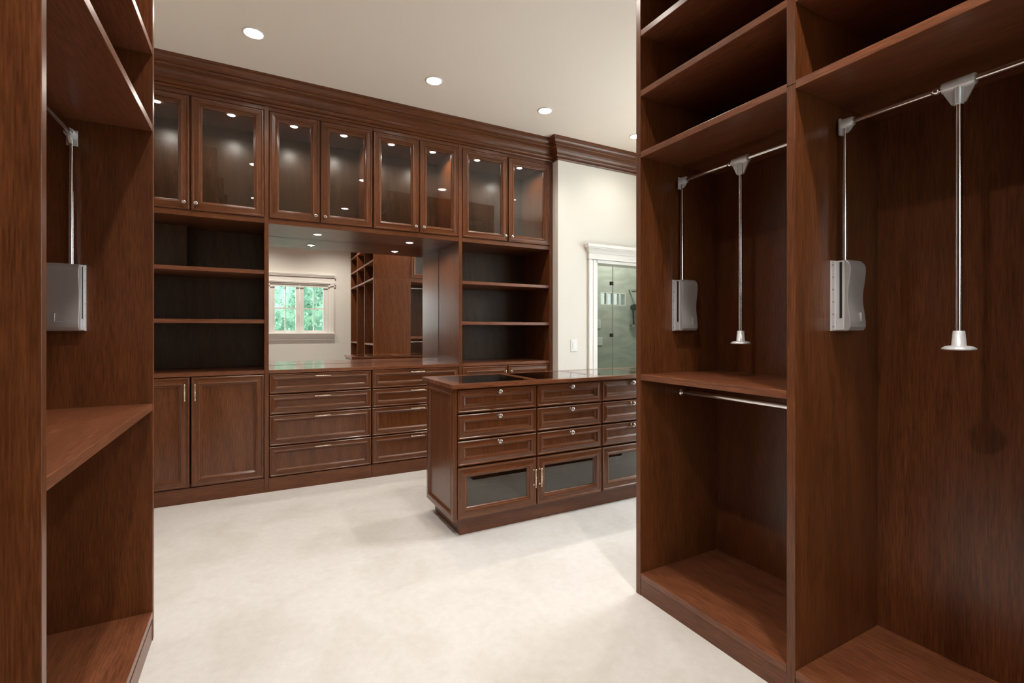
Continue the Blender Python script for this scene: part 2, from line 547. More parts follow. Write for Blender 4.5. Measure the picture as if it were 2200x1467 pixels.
# ---- wooden crown moulding (steps out around the wall corner) ------------
def crown():
    prof = [(0, 2.868), (.012, 2.868), (.016, 2.880), (.012, 2.888), (.020, 2.890), (.030, 2.896), (.034, 2.908), (.030, 2.916), (.024, 2.919),
            (.026, 2.934), (.034, 2.950), (.047, 2.964), (.062, 2.972), (.074, 2.975), (.074, 2.983), (.080, 2.984), (.086, 2.990),
            (.084, 2.998), (.090, 3.000), (.092, 3.012), (.100, 3.024), (.112, 3.034), (.120, 3.037), (.120, CEIL - .0005), (0, CEIL - .0005)]

    def sweep(name, path, ends):
        b = MB()
        rows = []
        for p, z in prof:
            rows.append([(x + dx * p, y + dy * p, z) for (x, y, dx, dy) in path])
        for r0, r1 in zip(rows, rows[1:]):
            for k in range(len(path) - 1):
                g = 'wood_x' if abs(path[k + 1][0] - path[k][0]) > abs(path[k + 1][1] - path[k][1]) else 'wood_y'
                b.quad([r0[k], r0[k + 1], r1[k + 1], r1[k]], g, False)
        for e in (0, -1):
            b.quad([r[e] for r in rows], 'wood_z')
        return struct(name, b)
    sweep('trim_1', [(WLX, YF - .002, 0, -1), (2.592, YF - .002, -1, -1)], None)
    sweep('trim_2', [(2.592, YF - .002, -1, -1), (2.592, 3.89, -1, -1), (XE, 3.89, 0, -1)], None)


crown()


# ---- white door casing ----------------------------------------------------
def door():
    d = bpy.data.objects.new('door_1', None); COL.objects.link(d); d.location = (3.51, 3.89, 0); d['kind'] = 'structure'
    for x0, s in ((2.955, 1), (4.065, -1)):
        b = MB()
        # fluted casing: profile in plan, swept upwards
        pr = [(0, 0), (0, .022), (.016, .022), (.020, .016), (.052, .014), (.054, .020), (.062, .020), (.064, .013), (.100, .012), (.105, .006), (.105, 0)]
        loop = [(x0 + s * a, 3.8895 - c, 0) for a, c in pr]
        b.extrude(loop, (0, 0, 1.925), 'trim')
        obj('casing', b, d)
    b = MB(); b.box(3.06, 3.072, 3.885, 4.035, 0, 1.905, 'trim'); b.box(3.948, 3.96, 3.885, 4.035, 0, 1.905, 'trim')
    b.box(3.072, 3.948, 3.885, 4.035, 1.893, 1.905, 'trim'); obj('jamb', b, d)
    b = MB()
    pr = [(0, 1.925), (.028, 1.925), (.030, 1.934), (.024, 1.938), (.024, 1.985), (.030, 1.990), (.036, 2.005), (.052, 2.030), (.058, 2.034),
          (.058, 2.040), (.066, 2.045), (.070, 2.066), (.070, 2.074), (0, 2.074)]
    x0, x1 = 2.955, 4.065
    rows = [[(x0 - max(p - .022, 0), 3.8895, z), (x0 - max(p - .022, 0), 3.8895 - p, z), (x1 + max(p - .022, 0), 3.8895 - p, z), (x1 + max(p - .022, 0), 3.8895, z)] for p, z in pr]
    for r0, r1 in zip(rows, rows[1:]):
        for k in range(3): b.quad([r0[k], r0[k + 1], r1[k + 1], r1[k]], 'trim')
    b.quad(rows[1][::-1], 'trim'); b.quad(rows[-2], 'trim')
    obj('head_cornice', b, d)
    b = MB(); b.box(3.0605, 3.9595, 3.874, 3.8895, 1.893, 1.9245, 'trim'); obj('head_casing', b, d)


door()


# ---- bathroom beyond the doorway ------------------------------------------
def bathroom():
    b = MB(); b.box(2.70, 6.6, 4.03, 5.75, -.06, 0, 'marble'); struct('floor_bathroom', b)
    b = MB(); b.box(2.70, 6.6, 4.03, 5.75, 2.75, 2.82, 'ceil'); struct('ceiling_bathroom', b)
    b = MB()
    # back wall, with a row of small panes let in
    wx0, wx1, wz0, wz1 = 4.50, 4.99, 1.585, 1.775
    Y = 5.62
    b.box(2.70, wx0, Y, Y + .12, 0, 2.75, 'marble'); b.box(wx1, 6.6, Y, Y + .12, 0, 2.75, 'marble')
    b.box(wx0, wx1, Y, Y + .12, 0, wz0, 'marble'); b.box(wx0, wx1, Y, Y + .12, wz1, 2.75, 'marble')
    struct('wall_bathroom_back', b)
    b = MB(); b.box(2.60, 2.70, 4.56, 5.74, 0, 2.75, 'marble'); struct('wall_bathroom_left', b)
    b = MB(); b.box(XE, 6.6, 3.93, 4.03, 0, 2.75, 'marble'); struct('wall_bathroom_front', b)
    b = MB(); b.box(6.5, 6.6, 4.03, 5.62, 0, 2.75, 'marble'); struct('wall_bathroom_right', b)
    # row of small framed panes set into the back wall
    wn = bpy.data.objects.new('framed_panes', None); COL.objects.link(wn); wn.location = ((wx0 + wx1) / 2, Y, wz0); wn['kind'] = 'structure'
    b = MB(); t = .012
    b.box(wx0, wx1, Y, Y + .05, wz0, wz0 + t, 'trim'); b.box(wx0, wx1, Y, Y + .05, wz1 - t, wz1, 'trim')
    n_ = 4; pw = (wx1 - wx0) / n_
    for k in range(n_ + 1):
        xc = wx0 + k * pw
        b.box(max(wx0, xc - .012), min(wx1, xc + .012), Y, Y + .05, wz0 + t, wz1 - t, 'trim')
    obj('frame', b, wn)
    for k in range(n_):
        b = MB(); b.box(wx0 + k * pw + .012, wx0 + (k + 1) * pw - .012, Y + .02, Y + .026, wz0 + t, wz1 - t, 'frost'); obj('pane', b, wn)
    # shower screen
    s = thing('shower_screen', 'frameless greenish glass shower screen seen through the white bathroom doorway', 'shower screen', (3.9, 4.6, 0))
    b = MB(); b.box(3.10, 3.870, 4.596, 4.604, .02, 2.45, 'showerglass'); obj('glass_panel', b, s)
    b = MB(); b.box(3.880, 4.70, 4.596, 4.604, .02, 2.45, 'showerglass'); obj('glass_panel', b, s)
    b = MB(); b.box(3.872, 3.878, 4.594, 4.606, .02, 2.45, 'chrome'); obj('edge_seal', b, s)
    for z in (1.783, 1.146):
        b = MB(); b.box(3.835, 3.873, 4.585, 4.615, z - .022, z + .022, 'dark'); obj('hinge', b, s, bevel=.002)
    b = MB(); b.box(3.10, 4.70, 4.58, 4.62, 0, .02, 'chrome'); obj('sill_rail', b, s)
    # hand shower on its bracket and rain head
    h = thing('hand_shower', 'dark grey hand shower with round spray head tilted on the bathroom wall', 'shower head', (5.20, 5.6, 1.2))
    b = MB(); b.lathe((5.005, 5.47, 1.555), (-.35, -.9, -.25), [(-.02, .012), (-.008, .040), (0, .052), (.012, .054), (.016, .050)], 'dark', 20); obj('spray_head', b, h)
    b = MB(); b.lathe((5.015, 5.49, 1.54), (.28, .25, -1.0), [(0, .018), (.06, .013), (.20, .012), (.26, .014)], 'dark', 14); obj('grip', b, h)
    b = MB(); b.cyl((5.09, 5.55, 1.28), (5.09, 5.619, 1.28), .014, 'chrome'); b.cyl((5.09, 5.619, 1.28), (5.09, 5.60, 1.28), .03, 'chrome'); obj('bracket', b, h)
    r = thing('rain_shower_head', 'flat dark rain shower disc on an arm above the hand shower', 'shower head', (5.17, 5.5, 1.8))
    b = MB(); b.lathe((5.05, 5.40, 1.785), (0, 0, 1), [(0, .11), (.008, .112), (.012, .105), (.02, .02)], 'dark', 28); obj('spray_disc', b, r)
    b = MB(); b.cyl((5.05, 5.40, 1.80), (5.05, 5.40, 1.83), .012, 'chrome'); b.cyl((5.05, 5.40, 1.83), (5.05, 5.619, 1.83), .011, 'chrome'); obj('arm', b, r)
    # wall controls on the left part of the bathroom wall
    c = thing('shower_control', 'small pale rocker plate on the greenish bathroom wall behind the glass, upper one', 'switch', (4.47, 5.6, 1.25))
    b = MB(); b.box(4.44, 4.50, 5.61, 5.62, 1.235, 1.365, 'plastic'); obj('plate', b, c, bevel=.003)
    b = MB(); b.box(4.457, 4.483, 5.606, 5.612, 1.265, 1.335, 'plastic'); obj('rocker', b, c)
    c = thing('flush_plate', 'square pale plate on the greenish bathroom wall below the rocker plate', 'wall plate', (4.48, 5.6, 1.0))
    b = MB(); b.box(4.42, 4.53, 5.61, 5.62, .985, 1.105, 'plastic'); obj('plate', b, c, bevel=.003)
    # ceiling lamp in the bathroom
    ld = bpy.data.lights.new('bathroom_lamp', 'AREA'); ld.energy = 19; ld.size = .25; ld.color = (1, .97, .92)
    lo = bpy.data.objects.new('bathroom_lamp', ld); COL.objects.link(lo); lo.location = (4.6, 5.0, 2.735)
    rl = thing('bathroom_ceiling_lamp', 'flat round lamp on the bathroom ceiling behind the doorway wall', 'ceiling lamp', (4.6, 5.0, 2.75))
    b = MB(); b.lathe((4.6, 5.0, 2.75), (0, 0, -1), [(0, .12), (.008, .12), (.010, .11)], 'lamp', 24); obj('lens', b, rl)


bathroom()


# ---- casement window behind the camera (seen in the mirror) ---------------
def window():
    W = bpy.data.objects.new('window_1', None); COL.objects.link(W); W.location = (.645, YW, 1.145); W['kind'] = 'structure'
    x0, x1, z0, z1 = .13, 1.16, 1.145, 2.075
    ya, yb = YW - .075, YW - .02
    b = MB(); t = .030
    b.box(x0, x0 + t, YW - .09, YW, z0, z1, 'trim'); b.box(x1 - t, x1, YW - .09, YW, z0, z1, 'trim')
    b.box(x0 + t, x1 - t, YW - .09, YW, z1 - t, z1, 'trim'); b.box(x0 + t, x1 - t, YW - .09, YW, z0, z0 + .02, 'trim')
    obj('frame', b, W, bevel=.002)
    for (gx0, gx1, ox0, ox1, mx) in ((.240, .578, .162, .643, .408), (.717, 1.045, .649, 1.128, .882)):
        b = MB(); gz0, gz1 = 1.205, 2.003
        b.box(ox0, gx0, ya, yb, 1.166, 2.044, 'trim'); b.box(gx1, ox1, ya, yb, 1.166, 2.044, 'trim')
        b.box(gx0, gx1, ya, yb, 1.166, gz0, 'trim'); b.box(gx0, gx1, ya, yb, gz1, 2.044, 'trim')
        sash = obj('sash', b, W, bevel=.002)
        b = MB(); b.box(mx - .011, mx + .011, ya + .012, yb - .006, gz0, gz1, 'trim'); b.box(gx0, mx - .011, ya + .012, yb - .006, 1.607 - .011, 1.607 + .011, 'trim'); b.box(mx + .011, gx1, ya + .012, yb - .006, 1.607 - .011, 1.607 + .011, 'trim')
        obj('muntin', b, sash)
        for (p0, p1) in ((gx0, mx - .011), (mx + .011, gx1)):
            for (q0, q1) in ((gz0, 1.596), (1.618, gz1)):
                b = MB(); b.box(p0, p1, ya + .022, ya + .027, q0, q1, 'winglass'); obj('pane', b, sash)
    b = MB(); b.box(.618, .630, yb, yb + .018, 1.50, 1.52, 'trim'); b.box(.618, .630, yb + .012, yb + .022, 1.40, 1.52, 'trim'); obj('latch', b, W, bevel=.002)
    # casing
    for s, xa in ((-1, x0), (1, x1)):
        pr = [(0, 0), (0, .010), (.012, .016), (.040, .018), (.050, .024), (.070, .024), (.075, 0)]
        b = MB(); b.extrude([(xa + s * a, YW + c, 1.145) for a, c in pr], (0, 0, .935), 'trim'); obj('casing', b, W)
    b = MB()
    pr = [(0, 2.075), (.022, 2.075), (.024, 2.205), (.034, 2.212), (.040, 2.230), (.052, 2.244), (.052, 2.256), (0, 2.256)]
    b.extrude([(x0 - .085, YW + p, z) for p, z in pr], (x1 - x0 + .17, 0, 0), 'trim'); obj('head_casing', b, W)
    b = MB()
    pr = [(-.09, 1.140), (.070, 1.140), (.075, 1.150), (.070, 1.163), (-.09, 1.163)]
    b.extrude([(x0 - .08, YW + p, z) for p, z in pr if p >= 0] + [(x0 - .08, YW, 1.163), (x0 - .08, YW, 1.140)], (x1 - x0 + .16, 0, 0), 'trim'); obj('sill', b, W, bevel=.002)
    b = MB()
    pr = [(0, 1.140), (.050, 1.140), (.040, 1.120), (.026, 1.100), (.022, 1.060), (.030, 1.050), (.030, 1.035), (0, 1.035)]
    b.extrude([(x0 - .07, YW + p, z) for p, z in pr], (x1 - x0 + .14, 0, 0), 'trim'); obj('apron', b, W)
    for z, nm, lb in ((2.232, 'curtain_rod', 'thin white curtain rod above the casement window, the higher one'),
                      (2.090, 'blind_rail', 'thin white blind rail just above the window sashes, the lower one')):
        r = thing(nm, lb, 'rod', (.645, YW, z))
        b = MB(); b.cyl((.04, YW + .075, z), (1.262, YW + .075, z), .0085, 'trim'); obj('rod', b, r)
        for xe in (.045, 1.257):
            b = MB(); b.box(xe - .006, xe + .006, YW + (.053 if z > 2.2 else .0255), YW + .082, z - .008, z + .008, 'trim'); obj('bracket', b, r)


window()


# ---- garden outside ---------------------------------------------------------
def garden():
    b = MB(); b.box(-6, 8, -9, YW - .12, -.4, -.3, 'soil'); struct('ground_outside', b)
    specs = [(-2.3, -3.9, 2.0, 1.22, 'tall rounded green shrub outside the window, leftmost in the garden'),
             (0.95, -4.5, 3.5, 1.28, 'tall green shrub straight outside the casement window'),
             (3.60, -4.0, 2.2, 1.20, 'rounded green shrub outside the right window sash'),
             (7.4, -4.4, 2.3, 1.2, 'tall green shrub furthest right in the garden')]
    for x, y, h, r, lb in specs:
        t = thing('garden_shrub', lb, 'shrub', (x, y, -.3), 'shrubs outside the window')
        b = MB(); b.lathe((x, y, -.3), (0, 0, 1), [(0, .07), (.5, .05), (1.0, .03)], 'bark', 8)
        obj('stem', b, t)
        b = MB()
        b.lathe((x, y, -.3 + h * .55), (0, 0, 1), [(-math.cos(k * PI / 12) * h * .44, max(.01, r * .66 * math.sin(k * PI / 12))) for k in range(13)], 'leaf', 20)
        for k in range(16000):
            u_, v_ = random.uniform(0, 2 * PI), random.uniform(-1, 1)
            rr_ = r * random.uniform(.80, 1.04) * (1 + .16 * math.sin(3 * u_ + 2 * v_) + .1 * math.sin(7 * u_ - 5 * v_))
            c = Vector((x + rr_ * math.sqrt(1 - v_ * v_) * math.cos(u_), y + rr_ * math.sqrt(1 - v_ * v_) * math.sin(u_), -.3 + h * .55 + v_ * h * .55))
            d1 = Vector((random.gauss(0, 1), random.gauss(0, 1), random.gauss(0, 1))).normalized()
            d2 = d1.cross(Vector((random.gauss(0, 1), random.gauss(0, 1), random.gauss(0, 1)))).normalized()
            s = random.uniform(.026, .052)
            b.quad([c - d1 * s, c + d2 * s * .5, c + d1 * s, c - d2 * s * .5], 'leaf')
        f = obj('foliage', b, t); f['kind'] = 'stuff'


garden()


# ================================================================== LAMPS
def ceiling_lamp(x, y, lb, i):
    t = thing('recessed_ceiling_light', lb, 'ceiling light', (x, y, CEIL), 'recessed ceiling lights')
    b = MB(); b.lathe((x, y, CEIL), (0, 0, -1), [(0, .066), (.004, .064), (.006, .056), (.001, .052)], 'trim', 32, cap=False); obj('trim_ring', b, t)
    b = MB(); b.lathe((x, y, CEIL - .0005), (0, 0, -1), [(0, .051), (.002, .050), (.004, .040)], 'lamp', 28); obj('lens', b, t)
    ld = bpy.data.lights.new('ceiling_spot', 'SPOT'); ld.energy = CEIL_W * (2.35 if y < 1 else (0.75 if 1 < y < 3 and x < 2 else (0.4 if x > 3 else (0.8 if x > 2 and y > 3 else 1.0)))); ld.color = WARM
    ld.spot_size = math.radians(136); ld.spot_blend = 0.80; ld.shadow_soft_size = 0.045
    lo = bpy.data.objects.new('ceiling_spot', ld); COL.objects.link(lo); lo.location = (x, y, CEIL - .012)


CL = [(-.017, 3.38, 'recessed ceiling light above the left double-door cabinet, leftmost in view'),
      (1.16, 3.39, 'recessed ceiling light above the mirror alcove, second from left'),
      (2.143, 3.41, 'recessed ceiling light in front of the right glass cabinet, third from left'),
      (3.19, 3.45, 'recessed ceiling light beside the edge of the right wardrobe, furthest right'),
      (-.02, 1.95, 'recessed ceiling light above the carpet between wardrobe end and left cabinets'),
      (1.16, 1.95, 'recessed ceiling light over the carpet in front of the island'),
      (2.143, 2.05, 'recessed ceiling light over the near side of the island'),
      (3.19, 2.05, 'recessed ceiling light over the far right end of the island'),
      (-.02, .42, 'recessed ceiling light just in front of the left wardrobe near the window'),
      (1.18, .42, 'recessed ceiling light just in front of the right wardrobe near the window')]
for i, (x, y, lb) in enumerate(CL):
    ceiling_lamp(x, y, lb, i)


def puck(x, y, z, lb, watt, grp, r=.026):
    t = thing('puck_light', lb, 'puck light', (x, y, z), grp)
    b = MB(); b.lathe((x, y, z), (0, 0, -1), [(0, r + .008), (.003, r + .008), (.005, r + .002), (.002, r)], 'alu', 24, cap=False); obj('trim_ring', b, t)
    b = MB(); b.lathe((x, y, z - .0005), (0, 0, -1), [(0, r), (.0025, r - .001), (.004, r * .7)], 'puck', 20); obj('lens', b, t)
    ld = bpy.data.lights.new('puck_spot', 'SPOT'); ld.energy = watt; ld.color = (1, .93, .84)
    ld.spot_size = math.radians(168); ld.spot_blend = 0.5; ld.shadow_soft_size = 0.005
    lo = bpy.data.objects.new('puck_spot', ld); COL.objects.link(lo); lo.location = (x, y, z - .0075)


PX = [(-.628, 'left door of the leftmost glass cabinet'), (-.169, 'right door of the leftmost glass cabinet'),
      (.262, 'left door of the second glass cabinet'), (.642, 'right door of the second glass cabinet'),
      (1.038, 'left door of the third glass cabinet'), (1.414, 'right door of the third glass cabinet'),
      (1.856, 'left door of the rightmost glass cabinet'), (2.318, 'right door of the rightmost glass cabinet')]
for x, lb in PX:
    puck(x, 4.172, 2.83, 'small lit puck light inside the top behind the ' + lb, PUCK_W, 'puck lights in the glass cabinets')
puck(.443, 4.243, 2.0, 'lit puck light in the alcove ceiling above the mirror counter, left one', SOFFIT_W, 'puck lights over the mirror counter', .030)
puck(1.222, 4.249, 2.0, 'lit puck light in the alcove ceiling above the mirror counter, right one', SOFFIT_W, 'puck lights over the mirror counter', .030)


# ================================================================== LONG CABINET RUN
YB = 4.545     # back of carcasses
ZC = 0.905     # counter height
ZS = 2.000     # underside of the upper cabinets
TP = .019
# tall upright panels that separate the units, floor to crown
for x0, x1, lb in ((-.890, -.862, 'full height upright wood panel at the hidden left end of the cabinet run'),
                   (.050, .079, 'full height upright wood panel left of the mirror alcove'),
                   (1.592, 1.624, 'full height upright wood panel right of the mirror alcove'),
                   (2.552, 2.589, 'full height upright wood panel at the right end of the cabinets, beside the cream wall')):
    b = MB(); b.box(x0, x1, YF - .003, YB, 0, 2.872, 'wood_z')
    o = obj('upright_panel', b, bevel=.0012); tag(o, lb, 'panel')


def upper_cabinet(x0, x1, split, lb, soffit=False):
    t = thing('glass_door_cabinet', lb, 'cabinet', ((x0 + x1) / 2, 4.26, ZS), 'upper glass door cabinets')
    yi = YF + .001
    e = .0008
    board('side_panel', t, x0 + e, x0 + TP, yi + .02, YB, ZS + .038, 2.838, 'z')
    board('side_panel', t, x1 - TP, x1 - e, yi + .02, YB, ZS + .038, 2.838, 'z')
    if soffit:
        board('bottom_panel', t, x0 + e, x1 - e, yi + .020, YB, ZS + .0125, ZS + .0375, 'x')
    else:
        board('bottom_panel', t, x0 + e, x1 - e, yi, YB, ZS, ZS + .0375, 'x')
    board('top_panel', t, x0 + e, x1 - e, yi, YB, 2.8385, 2.872, 'x')
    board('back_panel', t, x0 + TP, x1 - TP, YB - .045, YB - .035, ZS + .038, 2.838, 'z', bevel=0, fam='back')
    gap = .003
    z0, z1 = ZS + .041, 2.835
    for a_, c_, side in ((x0 + gap, split - gap / 2 - .003, 0), (split + gap / 2 + .003, x1 - gap, 1)):
        d = front('door', t, (a_, YF + .012, z0), (1, 0, 0), (0, -1, 0), c_ - a_, z1 - z0, P_DOOR, 'x', hole=True)
        b = MB(); b.box(a_ + .060, c_ - .060, YF + .0125, YF + .0165, z0 + .060, z1 - .060, 'glass'); obj('glass_pane', b, d)
        kx = (c_ - .030) if side == 0 else (a_ + .030)
        place('knob', KNOB, d, (kx, YF - .009, 2.088))
    # stop strip behind the meeting edges
    b = MB(); b.box(split - .012, split + .012, YF + .017, YF + .030, z0, z1, 'wood_z'); obj('meeting_strip', b, t)


upper_cabinet(-.862, .050, -.4075, 'upper cabinet with two glass doors above the left open shelves, leftmost')
upper_cabinet(.079, .838, .4365, 'upper cabinet with two glass doors above left half of mirror alcove', True)
upper_cabinet(.840, 1.592, 1.2285, 'upper cabinet with two glass doors above right half of mirror alcove', True)
upper_cabinet(1.624, 2.552, 2.0875, 'upper cabinet with two glass doors next to the cream wall, rightmost')


sf = thing('alcove_soffit', 'polished wood ceiling board over the mirror alcove with two lit puck lights', 'soffit', (.8355, 4.26, ZS))
board('front_rail', sf, .0798, 1.5912, YF + .001, YF + .0195, ZS, ZS + .0375, 'x')
board('soffit_panel', sf, .0798, 1.5912, YF + .0196, YB, ZS, ZS + .012, 'x')


def shelf_unit(x0, x1, lb, duct=False):
    t = thing('open_shelf_unit', lb, 'shelf unit', ((x0 + x1) / 2, 4.26, .88), 'open shelf units')
    e = .0008
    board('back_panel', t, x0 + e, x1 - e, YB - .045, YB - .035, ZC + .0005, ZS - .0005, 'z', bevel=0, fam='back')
    board('bottom_board', t, x0 + e, x1 - e, YF + .001, YB, .880, ZC, 'x', fam='edge')
    for z in (1.255, 1.622):
        board('shelf', t, x0 + e, x1 - e, YF + .004, YB - .046, z, z + .028, 'x', fam='edge')
    if duct:
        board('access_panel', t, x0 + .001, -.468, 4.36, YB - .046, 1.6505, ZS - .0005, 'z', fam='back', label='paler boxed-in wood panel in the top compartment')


shelf_unit(-.862, .050, 'open wooden shelf unit with three compartments left of the mirror alcove', True)
shelf_unit(1.624, 2.552, 'open wooden shelf unit with three compartments right of the mirror alcove')


def base_doors(x0, x1, split, lb):
    t = thing('base_cabinet', lb, 'cabinet', ((x0 + x1) / 2, 4.26, 0), 'base cabinets with double doors')
    e = .0008
    board('plinth', t, x0 + e, x1 - e, YF - .001, YF + .02, 0, .105, 'x')
    board('side_panel', t, x0 + e, x0 + TP, YF + .02, YB, .106, .8795, 'z')
    board('side_panel', t, x1 - TP, x1 - e, YF + .02, YB, .106, .8795, 'z')
    board('bottom_panel', t, x0 + TP, x1 - TP, YF + .021, YB, .106, .125, 'x')
    board('back_panel', t, x0 + TP, x1 - TP, YB - .02, YB - .01, .126, .8795, 'z', bevel=0)
    for a_, c_, side in ((x0 + .003, split - .004, 0), (split + .004, x1 - .003, 1)):
        d = front('door', t, (a_, YF + .018, .109), (1, 0, 0), (0, -1, 0), c_ - a_, .766, P_DOOR, 'x')
        hx = (c_ - .026) if side == 0 else (a_ + .026)
        place('handle', HANDLE, d, (hx, YF - .002, .772), VERT)


base_doors(-.862, .050, -.4075, 'floor standing base cabinet with two panelled doors, below the left open shelves')
base_doors(1.624, 2.552, 2.0875, 'base cabinet with two panelled doors behind the island, below the right open shelves')


def drawer_chest(x0, x1, lb):
    t = thing('drawer_chest', lb, 'chest of drawers', ((x0 + x1) / 2, 4.26, 0), 'drawer chests under the mirror counter')
    e = .0008
    board('plinth', t, x0 + e, x1 - e, YF - .001, YF + .02, 0, .103, 'x')
    board('side_panel', t, x0 + e, x0 + TP, YF + .02, YB, .104, .879, 'z')
    board('side_panel', t, x1 - TP, x1 - e, YF + .02, YB, .104, .879, 'z')
    board('bottom_panel', t, x0 + TP, x1 - TP, YF + .021, YB, .104, .12, 'x')
    for z0, z1 in ((.107, .332), (.337, .567), (.572, .722), (.727, .877)):
        a_, c_ = x0 + .003, x1 - .003
        d = front('drawer', t, (a_, YF + .018, z0), (1, 0, 0), (0, -1, 0), c_ - a_, z1 - z0, P_DRAW, 'x', grain_center='z' if z1 - z0 > .2 else 'x')
        board('drawer_box', d, a_ + .03, c_ - .03, YF + .019, YB - .05, z0 + .01, z1 - .02, 'x', bevel=0)
        place('handle', HANDLE, d, ((a_ + c_) / 2, YF - .002, z1 - .024))


drawer_chest(.079, .829, 'chest of four wide drawers with bar handles under left half of mirror counter')
drawer_chest(.831, 1.592, 'chest of four drawers partly behind the island under right half of mirror counter')

# counter and mirror of the alcove
b = MB(); b.box(.0795, 1.5915, YF - .004, YB, .8805, ZC + .002, 'top_x')
tag(obj('counter_top', b, bevel=.0015), 'polished wooden counter top in front of the alcove mirror', 'countertop')
mir = thing('alcove_mirror', 'large frameless mirror above the wooden counter, reflecting the window', 'mirror', (.8355, YM, ZC + .003))
b = MB(); b.box(.0815, 1.5895, YM, YM + .004, ZC + .003, ZS - .001, 'mirror'); obj('glass', b, mir)
b = MB(); b.box(.0815, 1.5895, YM + .0045, YM + .014, ZC + .003, ZS - .001, 'wood_z'); obj('backing', b, mir)
mir.rotation_euler = (0, 0, math.radians(-0.26))


# ================================================================== OPEN WARDROBES
LIFT_Z = 1.905


def lift(side, yfar, ynear, lb):
    """pull-down clothes lift between two side panels; side +1 = right wardrobe, -1 = left"""
    xf = XR if side > 0 else XL
    x = lambda d: xf + side * d
    yc = (yfar + ynear) / 2
    t = thing('wardrobe_lift', lb, 'wardrobe lift', (x(.225), yc, 1.146), 'pull-down wardrobe lifts')
    dr = .232
    for yp, n_ in ((yfar, -1), (ynear, 1)):
        y = lambda k: yp + n_ * k
        # wavy cover: profile in (n, z), extruded along the depth of the wardrobe
        pr = []
        K = 22
        for k in range(K + 1):
            q = k / K
            zz = 1.202 + q * .236
            wv = .0575 - .0045 * math.cos(2 * PI * (q * 1.25 - .08)) * -1
            if q < .05: wv -= .006 * (1 - q / .05)
            if q > .94: wv -= .012 * (q - .94) / .06
            pr.append((wv, zz))
        loop = [(x(.203), y(a_), z_) for a_, z_ in pr] + [(x(.203), y(.044), 1.440), (x(.203), y(.044), 1.200)]
        b = MB(); b.extrude(loop, (side * .098, 0, 0), 'alucover')
        bx = obj('lift_cover', b, t, bevel=.0022)
        b = MB()
        b.box(x(.201), x(.300), y(.0055), y(.0435), 1.203, 1.437, 'alu')
        b.box(x(.197), x(.304), y(.0002), y(.0055), 1.199, 1.441, 'alu')
        b.box(x(.1985), x(.2015), y(.0055), y(.016), 1.201, 1.439, 'alu')
        obj('mounting_plate', b, bx, bevel=.0008)
        b = MB(); b.box(x(.1995), x(.2012), y(.030), y(.0375), 1.243, 1.432, 'black'); obj('slot', b, bx)
        b = MB()
        for k in range(6):
            b.lathe((x(.1988), y(.0105), 1.215 + k * .042), (-side, 0, 0), [(0, .0034), (.0012, .0030)], 'alucover', 10)
        obj('screws', b, bx)
        b = MB()
        b.box(x(.268), x(.2695), y(.058), y(.0636), 1.232, 1.262, 'alu'); b.box(x(.245), x(.268), y(.058), y(.0630), 1.232, 1.2328, 'alu')
        obj('badge', b, bx)
        # telescopic arm and rod bracket
        b = MB(); b.cyl((x(dr), y(.030), 1.437), (x(dr), y(.030), 1.70), .0075, 'chrome'); b.cyl((x(dr), y(.030), 1.70), (x(dr), y(.030), LIFT_Z), .0060, 'chrome')
        obj('arm', b, t)
        b = MB()
        b.box(x(dr - .016), x(dr + .016), y(.018), y(.024), LIFT_Z - .038, LIFT_Z + .018, 'alu')
        b.lathe((x(dr), y(.024), LIFT_Z), (0, n_, 0), [(0, .017), (.030, .016), (.034, .0135)], 'alu', 20)
        arc = [(x(dr - .004), y(.024), LIFT_Z)] + [(x(dr - .004), y(.024 + .034 * math.sin(a_)), LIFT_Z - .036 * math.cos(a_)) for a_ in [PI / 2 - k * PI / 16 for k in range(9)]]
        b.extrude(arc, (side * .008, 0, 0), 'alu')
        obj('rod_bracket', b, t, bevel=.0008)
    b = MB()
    b.cyl((x(dr), yfar - .050, LIFT_Z), (x(dr), ynear + .050, LIFT_Z), .0085, 'chrome', 20)
    b.lathe((x(dr), yc + .062, LIFT_Z), (0, -1, 0), [(0, .0085), (.003, .0112), (.016, .0112), (.019, .0085)], 'chrome', 20)
    b.lathe((x(dr), yc - .20, LIFT_Z), (0, -1, 0), [(0, .0085), (.002, .0098), (.07, .0098), (.072, .0085)], 'chrome', 20)
    obj('hanging_rod', b, t)
    b = MB()
    b.lathe((x(dr), yc - .038, LIFT_Z), (0, 1, 0), [(0, .0135), (.002, .0165), (.074, .0165), (.076, .0135)], 'alu', 24)
    b.lathe((x(dr), yc, LIFT_Z - .002), (0, 0, -1), [(0, .0125), (.056, .0125), (.058, .0105)], 'alu', 20)
    fin = [(x(dr - .004), yc - .036, LIFT_Z - .010), (x(dr - .004), yc - .033, LIFT_Z - .020), (x(dr - .004), yc - .016, LIFT_Z - .056),
           (x(dr - .004), yc + .016, LIFT_Z - .056), (x(dr - .004), yc + .033, LIFT_Z - .020), (x(dr - .004), yc + .036, LIFT_Z - .010)]
    b.extrude(fin, (side * .008, 0, 0), 'alu')
    obj('centre_joint', b, t, bevel=.0008)
    b = MB(); b.cyl((x(dr), yc, LIFT_Z - .055), (x(dr), yc, 1.192), .0085, 'chrome', 20); obj('pull_rod', b, t)
    b = MB(); b.lathe((x(dr), yc, 1.200), (0, 0, -1), [(0, .0125), (.002, .0135), (.042, .0165), (.044, .030), (.050, .0385), (.054, .038), (.055, .030)], 'alu', 28)
    obj('pull_grip', b, t)


